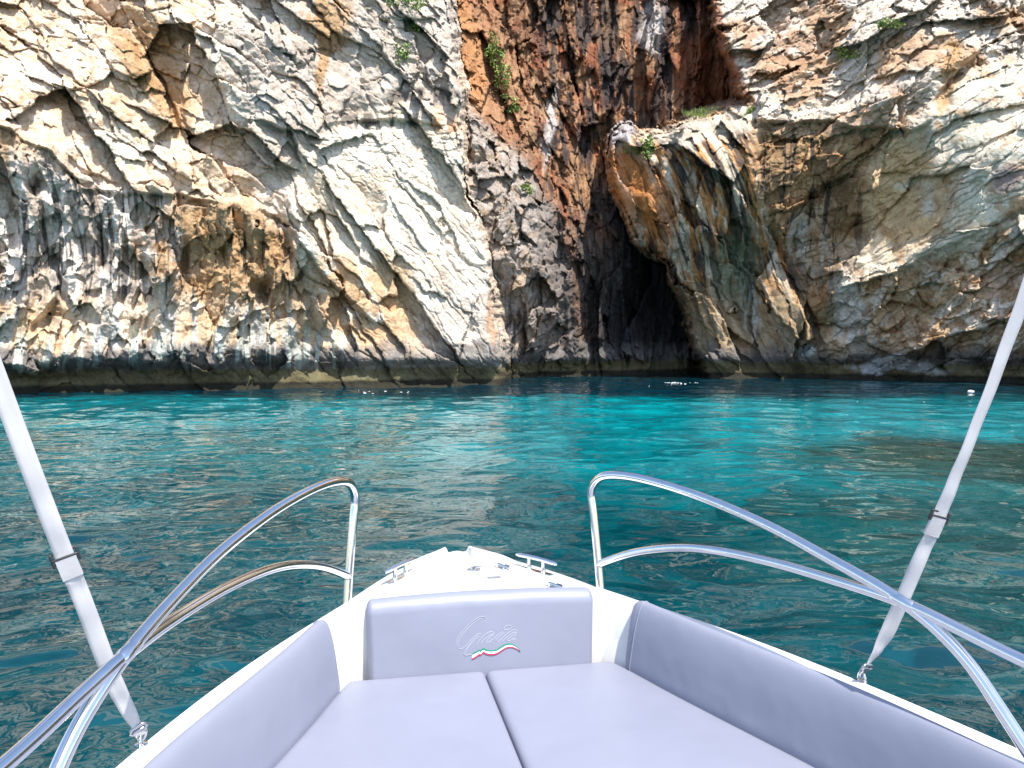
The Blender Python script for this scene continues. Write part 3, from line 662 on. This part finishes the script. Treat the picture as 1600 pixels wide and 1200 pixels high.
# front backrest: a rounded slab, face leaning slightly forward, gentle crown along the top
FB_Y0, FB_LEAN = 2.598, .035
def face_pt(x, z, out=0.0):
    """a point on the front backrest's face"""
    return (x, FB_Y0 + FB_LEAN * (z / .25) - out, z)
def front_backrest():
    bm = bmesh.new(); nx, nz = 60, 26; hw = .398; z0, z1 = -.03, .247; th_ = .075
    def f(u, v, back=False):
        # superellipse-like flattening to round the edges
        X_ = (u * 2 - 1); Z_ = (v * 2 - 1)
        ex = math.copysign(1 - (1 - abs(X_)) , X_)
        top = z1 + .012 * (1 - X_ * X_)
        x = X_ * (hw + .012 * (v)); z = z0 + (top - z0) * v
        dx = (1 - abs(X_)) * hw; dz = (1 - v) * (top - z0); R_ = .022
        kx = 1 - min(1, dx / R_); kz = 1 - min(1, dz / .045)
        edge_ = 1 - math.sqrt(max(0, 1 - min(1, kx ** 2 + kz ** 2)))
        # corner rounding in the face plane
        if kx > 0 and kz > 0:
            rr = math.hypot(kx, kz)
            if rr > 1: x -= math.copysign((kx - kx / rr) * R_, X_); z -= (kz - kz / rr) * .045
        d = edge_ * th_ * .5; bulge = .006 * math.sin(math.pi * u) * math.sin(math.pi * min(1, v))
        y = FB_Y0 + FB_LEAN * (z / .25)
        return (x, y + d - (bulge if not back else 0), z) if not back else (x, y + th_ - d, z)
    us_ = np.unique(np.concatenate([np.linspace(0, .05, 12), np.linspace(.05, .95, 40), np.linspace(.95, 1, 12)])); vs__ = np.unique(np.concatenate([np.linspace(0, .8, 16), np.linspace(.8, 1, 16)]))
    fr = [[bm.verts.new(f(u, v)) for v in vs__] for u in us_]; bk = [[bm.verts.new(f(u, v, True)) for v in vs__] for u in us_]
    for g in (fr, bk):
        for a, b_ in zip(g[:-1], g[1:]):
            for j in range(len(vs__) - 1): bm.faces.new((a[j], a[j + 1], b_[j + 1], b_[j]))
    bmesh.ops.remove_doubles(bm, verts=bm.verts[:], dist=.0005)
    return fin('backrest', bm, vinyl, boat)
fb = front_backrest(); fb['label'] = 'front backrest with embroidered boat name'
# seat cushions: two panels meeting on the centreline
def seat(s):
    bm = bmesh.new(); ys = np.concatenate([2.603 - np.array([0, .003, .008, .016, .028, .045]), np.arange(2.53, -.5, -.045)]); e = np.array([0, .004, .012, .025, .045])
    rows = []
    for y in ys:
        xo = float(np.interp(y, SEs[::-1, 1], SEs[::-1, 0])) + .012; xi = .0015; w = xo - xi
        xs = np.concatenate([xi + e, np.linspace(xi + .07, xo - .07, 16), (xo - e)[::-1]]); row = []
        for x in xs:
            dx = min(x - xi, xo - x); dy = 2.603 - y; k1_ = 1 - min(1, dx / .020); k2_ = 1 - min(1, dy / .022); r_ = min(1, k1_ ** 2 + k2_ ** 2)
            z = -.022 * (1 - math.sqrt(1 - r_)) + .010 * min(1, min(dx, dy) / .2)
            row.append((s * x, y, z))
        rows.append(row)
    g = [[bm.verts.new(p) for p in r] for r in rows]
    for a, b_ in zip(g[:-1], g[1:]):
        for j in range(len(a) - 1): bm.faces.new((a[j], a[j + 1], b_[j + 1], b_[j]))
    # skirt
    rim = [r[0] for r in g[::-1]] + [v for v in g[0][1:]] + [r[-1] for r in g[1:]]; lo = [bm.verts.new((v.co.x, v.co.y, -.098)) for v in rim]
    for i in range(len(rim) - 1): bm.faces.new((rim[i], rim[i + 1], lo[i + 1], lo[i]))
    return fin('seat_cushion', bm, vinyl, boat)
seat(1); seat(-1)

# ---- embroidered name: strokes given on the face as (x, z) in metres
def px2face(zx, zy):
    """from the drawing of the lettering (1600 x 1067 units) to the face: metres"""
    px = 690 + zx * 150 / 1600.0; py = 940 + zy * 150 / 1600.0
    f = br[2] + br[0] * ((px - 800) / 1209.0) + br[1] * ((600 - py) / 1209.0); c_ = Vector((-.4746, 0, 1.15)); n_ = Vector((0, .25, -FB_LEAN)); p0 = Vector((0, FB_Y0, 0))
    k = (p0 - c_).dot(n_) / f.dot(n_); q = c_ + f * k; return q.x, q.z
def stroke(bm, pts, r=.0012, n=8, out=.0055):
    L = spline([face_pt(*px2face(*p), out=out) for p in pts], n); tube(bm, L, r, 6)
bm = bmesh.new()
letters = [
 [(720, 340), (735, 285), (700, 245), (640, 250), (540, 300), (430, 390), (330, 500), (265, 600), (245, 690), (265, 755), (320, 780), (390, 735), (470, 650), (540, 570), (600, 525), (650, 530)],
 [(690, 290), (650, 280), (560, 325), (450, 420), (350, 530), (290, 630), (275, 700), (300, 745)],
 [(620, 560), (560, 620), (480, 700), (420, 780), (385, 870), (400, 885), (500, 870)], [(600, 545), (530, 625), (450, 720), (400, 810), (375, 880)],
 [(860, 510), (830, 490), (760, 510), (680, 570), (620, 640), (590, 700), (600, 730)], [(850, 530), (790, 560), (720, 610), (665, 660), (650, 690)],
 [(870, 530), (800, 590), (740, 650), (760, 670), (820, 640)], [(1010, 490), (940, 540), (870, 600), (800, 650), (820, 665)], [(1040, 500), (960, 570), (890, 640)],
 [(1035, 455), (1050, 410), (1100, 385), (1150, 395), (1165, 420), (1120, 450), (1070, 460), (1035, 455)],
 [(1255, 475), (1200, 460), (1120, 500), (1040, 560), (970, 630), (930, 650)], [(1240, 500), (1180, 510), (1100, 570), (1030, 630), (1010, 650)], [(1250, 500), (1170, 560), (1090, 630), (1130, 640), (1200, 600)], [(1240, 530), (1200, 600), (1180, 640), (1240, 610)]]
for l in letters: stroke(bm, l)
em = fin('lettering', bm, thread, fb); em['label'] = 'raised script name Gaia on the backrest'
def ribbon(name, top, bot, mat, out):
    bm = bmesh.new(); A = spline([face_pt(*px2face(*p), out=out) for p in top], 6); B_ = spline([face_pt(*px2face(*p), out=out) for p in bot], 6); n = min(len(A), len(B_)); pr = None
    for i in range(n):
        c4 = [bm.verts.new(A[i]), bm.verts.new(B_[i]), bm.verts.new(B_[i] + np.array([0, .004, 0])), bm.verts.new(A[i] + np.array([0, .004, 0]))]
        if pr:
            for k in range(4): bm.faces.new((pr[k], pr[(k + 1) % 4], c4[(k + 1) % 4], c4[k]))
        pr = c4
    return fin(name, bm, mat, fb, False)
xs_ = [500, 560, 620, 650, 690, 740, 830, 920, 1000, 1080, 1160, 1240, 1310]
g0 = [860, 825, 790, 795, 760, 785, 800, 780, 725, 690, 690, 735, 812]; g1 = [875, 850, 815, 825, 790, 808, 818, 802, 752, 712, 708, 748, 815]
w1 = [935, 900, 860, 862, 822, 845, 858, 838, 788, 745, 738, 765, 818]; r1_ = [950, 925, 885, 885, 848, 868, 882, 862, 812, 765, 755, 778, 822]
ribbon('stripe', list(zip(xs_, g0)), list(zip(xs_, g1)), green, .0075)['label'] = 'green wavy stripe'
ribbon('stripe', list(zip(xs_, g1)), list(zip(xs_, w1)), white, .0066)['label'] = 'white wavy stripe'
ribbon('stripe', list(zip(xs_, w1)), list(zip(xs_, r1_)), red, .0075)['label'] = 'red wavy stripe'

# ---- rails
def rail(s):
    top = [(.472, 2.755, .195), (.466, 2.772, .30), (.450, 2.80, .50), (.444, 2.812, .565), (.452, 2.79, .615), (.482, 2.735, .650), (.560, 2.602, .660), (.672, 2.37, .641), (.780, 2.12, .598), (.850, 1.925, .552), (.912, 1.683, .500), (.964, 1.545, .418), (.996, 1.455, .318), (1.03, 1.36, .20)]
    midr = [(.466, 2.770, .302), (.563, 2.600, .394), (.672, 2.370, .463), (.780, 2.12, .487), (.857, 1.90, .493), (.912, 1.683, .497), (.962, 1.545, .474), (1.008, 1.40, .450), (1.08, 1.15, .43), (1.15, .8, .42), (1.20, .3, .42), (1.2, -.2, .42)]
    bm = bmesh.new(); L = smooth_line(spline(top, 10), 8); L[:, 0] *= s; tube(bm, L, .0158, 24); o = fin('guardrail', bm, steel, boat)
    o['label'] = 'polished upper rail on the %s bow' % ('starboard' if s > 0 else 'port')
    bm = bmesh.new(); L = smooth_line(spline(midr, 10), 6); L[:, 0] *= s; tube(bm, L, .0150, 24); c_ = fin('middle_rail', bm, steel, o)
    bm = bmesh.new(); L = [(s * .895, 1.745, .511), (s * .905, 1.71, .504), (s * .918, 1.66, .494), (s * .928, 1.63, .486)]; tube(bm, L, [.006, .017, .017, .006], 14); fin('weld_joint', bm, steel, o)
    return o
rail(1); rail(-1)
# ---- cleats
def cleat(s):
    bm = bmesh.new(); d = Vector((-s * .60, .78, 0)).normalized()
    if True:
        c_ = Vector((s * .270, 2.965, ZD + .012)); L = [c_ + d * k + Vector((0, 0, .052 - .004 * abs(k / .1) ** 2)) for k in np.linspace(-.105, .105, 17)]
        tube(bm, L, [.004, .0075] + [.0088] * 13 + [.0075, .004], 14)
    for k in (-.036, .036):
        p = c_ + d * k; tube(bm, [p + Vector((0, 0, -.008)), p + Vector((0, 0, .004)), p + Vector((0, 0, .03)), p + Vector((0, 0, .052))], [.014, .0095, .0075, .0078], 14)
    box(bm, c_ + Vector((0, 0, -.002)), (.16, .03, .007), .003, Matrix.Rotation(math.atan2(d.y, d.x), 3, 'Z'))
    o = fin('cleat', bm, steel, boat); autosmooth(o, 50); o['label'] = '%s mooring cleat' % ('starboard' if s > 0 else 'port'); return o
cleat(1); cleat(-1)
# ---- locker lid with latch, plate and hinges
def dz(x, y): w = gun(y); return ZD + .028 * (1 - (x / w) ** 2) * float(sstep(2.64, 2.9, y))
bm = bmesh.new()
lid = [(.012, 3.08), (.014, 2.93), (.02, 2.76), (.035, 2.725), (.28, 2.725), (.31, 2.74), (.29, 2.80), (.20, 2.93), (.12, 3.06), (.09, 3.095), (.03, 3.095), (.012, 3.08)]
L = spline([(x, y, dz(x, y) + .0012) for x, y in lid], 4); tube(bm, L, .0016, 6); o = fin('lid_seam', bm, simple('grey_sealant', (.5, .5, .5), .6), boat)
def hinge(x, y, ang):
    bm = bmesh.new(); z = dz(x, y); R_ = Matrix.Rotation(ang, 3, 'Z')
    for k in (-1, 1): box(bm, Vector((x, y, z + .004)) + R_ @ Vector((0, k * .016, 0)), (.062 if k > 0 else .05, .024, .005), .002, R_)
    tube(bm, [Vector((x, y, z + .008)) + R_ @ Vector((k * .036, 0, 0)) for k in (-1, -.3, .3, 1)], .0058, 10)
    for kx in (-.02, .02):
        for ky in (-.018, .018): p = Vector((x, y, z + .0065)) + R_ @ Vector((kx, ky, 0)); tube(bm, [p, p + Vector((0, 0, .0022))], [.005, .003], 10)
    o = fin('hinge', bm, steel, boat); autosmooth(o, 40); return o

hinge(.142, 2.988, math.radians(118)); hinge(.298, 2.765, math.radians(122))
bm = bmesh.new(); z = dz(.015, 2.956); R_ = Matrix.Rotation(math.radians(-20), 3, 'Z')
box(bm, (.015, 2.956, z + .004), (.05, .034, .006), .0025, R_); tube(bm, [(.015, 2.956, z + .005), (.015, 2.956, z + .013), (.015, 2.956, z + .016)], [.012, .011, .005], 18); box(bm, (.03, 2.962, z + .013), (.034, .011, .004), .0015, R_)
o = fin('latch', bm, steel, boat); autosmooth(o, 40)
bm = bmesh.new(); z = dz(.079, 2.863); box(bm, (.079, 2.863, z + .002), (.052, .018, .003), .001); o = fin('name_plate', bm, greyp, boat)
# ---- straps holding the sunshade, clipped to the gunwale
def strap(s, label, twist, lean):
    """white webbing from the snap hook up past the buckle and out of view"""
    def P_(x, y, z): return (s * x, y, z)
    pts = [P_(.934, 1.835, .268), P_(.972, 1.800, .39), P_(1.020, 1.752, .60), P_(1.046, 1.727, .705), P_(1.10, 1.69, .92), P_(1.20, 1.645, 1.30), P_(1.29, 1.60, 1.65), P_(1.42, 1.5, 2.1)]
    if s < 0: pts = [P_(.936, 1.842, .262), P_(.972, 1.800, .39), P_(1.020, 1.752, .60), P_(1.042, 1.730, .69), P_(1.10, 1.69, .92), P_(1.20, 1.645, 1.30), P_(1.29, 1.60, 1.65), P_(1.42, 1.5, 2.1)]
    L = [Vector(p) for p in spline(pts, 14)]; eye = Vector((-.4746, 0, 1.15)); n = len(L); bm = bmesh.new(); prev = None; FR = []
    w0 = .0176
    for i, p in enumerate(L):
        d = (L[min(i + 1, n - 1)] - L[max(i - 1, 0)]).normalized(); base_dir = Vector((.68, -.67, -.31)) if s > 0 else Vector((.93, .36, 0))
        ang = np.interp(i / (n - 1), *twist); x = (base_dir - d * base_dir.dot(d)).normalized(); y = d.cross(x)
        wx = x * math.cos(ang) + y * math.sin(ang); nn_ = d.cross(wx); w = w0 * np.interp(i / (n - 1), [0, .04, .12], [.55, .8, 1]); sag = .0012 * math.sin(i * .9)
        ring = [bm.verts.new(p + wx * w * k + nn_ * (h + .003 * math.sin(2.2 * k + i * .22) * (1 if s > 0 else .5) + sag)) for k, h in ((-1, -.0008), (-.5, -.0008), (0, -.0008), (.5, -.0008), (1, -.0008), (1, .0008), (.5, .0008), (0, .0008), (-.5, .0008), (-1, .0008))]
        if prev:
            for k in range(10): bm.faces.new((prev[k], prev[(k + 1) % 10], ring[(k + 1) % 10], ring[k]))
        prev = ring; FR.append((p, d, wx, nn_))
    root = bpy.data.objects.new('sunshade_strap', None); C.objects.link(root); root.matrix_world = boat.matrix_world.copy()
    tag(root, label, 'strap', 'straps holding up the sunshade')
    fin('webbing', bm, webm, root)
    # doubled end sewn back below the buckle
    ib = 14 * 3; bm = bmesh.new(); prev = None
    for i in range(ib - 7, ib + 1):
        p, d, wx, nn_ = FR[i]; ring = [bm.verts.new(p + wx * .0194 * k + nn_ * h) for k, h in ((-1, -.0045), (1, -.0045), (1, .0045), (-1, .0045))]
        if prev:
            for k in range(4): bm.faces.new((prev[k], prev[(k + 1) % 4], ring[(k + 1) % 4], ring[k]))
        else: bm.faces.new(ring)
        prev = ring
    bm.faces.new(prev[::-1]); fin('strap_end', bm, webm, root, False)
    p, d, wx, nn_ = FR[ib]; R_ = Matrix((wx, d, nn_)).transposed(); bm = bmesh.new()
    for yy in (-.012, 0, .012): box(bm, p + d * yy + nn_ * (.004 if yy else -.003), (.050, .005, .005), .002, R_)
    for xx in (-.024, .024): box(bm, p + wx * xx, (.006, .030, .010), .0025, R_)
    o = fin('buckle', bm, dark, root); autosmooth(o, 50)
    # snap hook: body, gate and swivel eye
    p, d, wx, nn_ = FR[0]; R_ = Matrix((wx, d, nn_)).transposed(); q = p - d * .004; bm = bmesh.new()
    tube(bm, [q + wx * .020 - nn_ * .002, q + wx * .012 + d * .006, q - wx * .012 + d * .006, q - wx * .020 - nn_ * .002, q - wx * .012 - d * .010, q + wx * .012 - d * .010, q + wx * .020 - nn_ * .002], .0042, 10)
    foot = Vector((s * .930, 1.852, ZD + .018)); mid_ = (q + foot) / 2
    hook = spline([q + wx * .002 - d * .008, mid_ + wx * .010, foot + wx * .009 + Vector((0, 0, .002)), foot - Vector((0, 0, .008)), foot - wx * .009 + Vector((0, 0, .002)), mid_ - wx * .008, q - d * .014 - wx * .003], 8); tube(bm, hook, .0038, 10)
    box(bm, q - d * .012 + nn_ * .002, (.03, .022, .012), .005, R_)
    o = fin('snap_hook', bm, simple('dull_metal', (.42, .42, .46), .25, .9), root)
    return root
strap(1, 'white webbing strap clipped to the right gunwale', ([0, .08, .16, .25, .36, .45, 1], [1.0, .7, .1, .0, .55, .7, .65]), 0)  # this strap casts no shadow on the seat back
strap(-1, 'white webbing strap clipped to the left gunwale, crossing behind the left rails', ([0, .2, 1], [.15, 0, 0]), 0)
for s in (1, -1):
    bm = bmesh.new(); f0 = Vector((s * .930, 1.852, ZD)); tube(bm, spline([f0 + Vector((0, -.016, 0)), f0 + Vector((0, -.013, .018)), f0 + Vector((0, 0, .026)), f0 + Vector((0, .013, .018)), f0 + Vector((0, .016, 0))], 6), .0032, 10)
    tube(bm, [f0 + Vector((0, 0, -.001)), f0 + Vector((0, 0, .003)), f0 + Vector((0, 0, .0045))], [.015, .0145, .011], 20)
    o = fin('pad_eye', bm, steel, boat); autosmooth(o, 50)
# ---- foam flecks where the sea touches the rock
m, t, b = new_mat('sea_foam'); geo = N(t, 'NewGeometry'); nn = N(t, 'TexNoise'); t.links.new(geo.outputs['Position'], nn.inputs[0]); nn.inputs['Scale'].default_value = 12
t.links.new(mixc(t, nn.outputs[0], (.6, .66, .68), (.85, .87, .87)), b.inputs['Base Color']); b.inputs['Roughness'].default_value = .7
fv, ff = [], []
def fleck(px, py, wx_, wy_):
    y = wl(py); x = (px - 800) / 1209 * (y * cp + .1); k = len(fv); n = 9
    j = int(np.argmin(abs(xr - x))); i = int(np.argmin(abs(yr - y))); z = float(hz[i, j])
    fv.append((x, y, z + .012))
    for a in range(n): r_ = random.uniform(.6, 1.2); fv.append((x + math.cos(a * 6.283 / n) * wx_ * r_, y + math.sin(a * 6.283 / n) * wy_ * r_, z - .01))
    ff.extend([(k, k + 1 + a, k + 1 + (a + 1) % n) for a in range(n)])
for _ in range(22): fleck(random.gauss(1062, 18), random.gauss(598, .8), random.uniform(.05, .18), random.uniform(.04, .12))
for _ in range(10): fleck(random.uniform(560, 640), random.gauss(613, 1), random.uniform(.03, .12), random.uniform(.03, .06))
for _ in range(6): fleck(random.uniform(880, 1500), random.uniform(602, 632), random.uniform(.02, .06), random.uniform(.02, .04))
foam = link('foam', pydata('foam', fv, ff), m); tag(foam, 'flecks of white foam by the rock', 'foam', None, 'stuff')
def float_(px, py, w):
    y = wl(py); x = (px - 800) / 1209 * y; bm = bmesh.new(); bmesh.ops.create_uvsphere(bm, u_segments=16, v_segments=10, radius=w)
    for v in bm.verts: v.co = Vector((v.co.x * 1.4 + x, v.co.y + y, v.co.z * .7 + .03))
    tube(bm, [(x + w * 1.2, y, .04), (x + w * 1.7, y, .05)], [w * .25, w * .2], 8)
    o = fin('float', bm, white, None); tag(o, 'small white float drifting near the right cliff foot', 'float')
float_(1518, 613, .09)
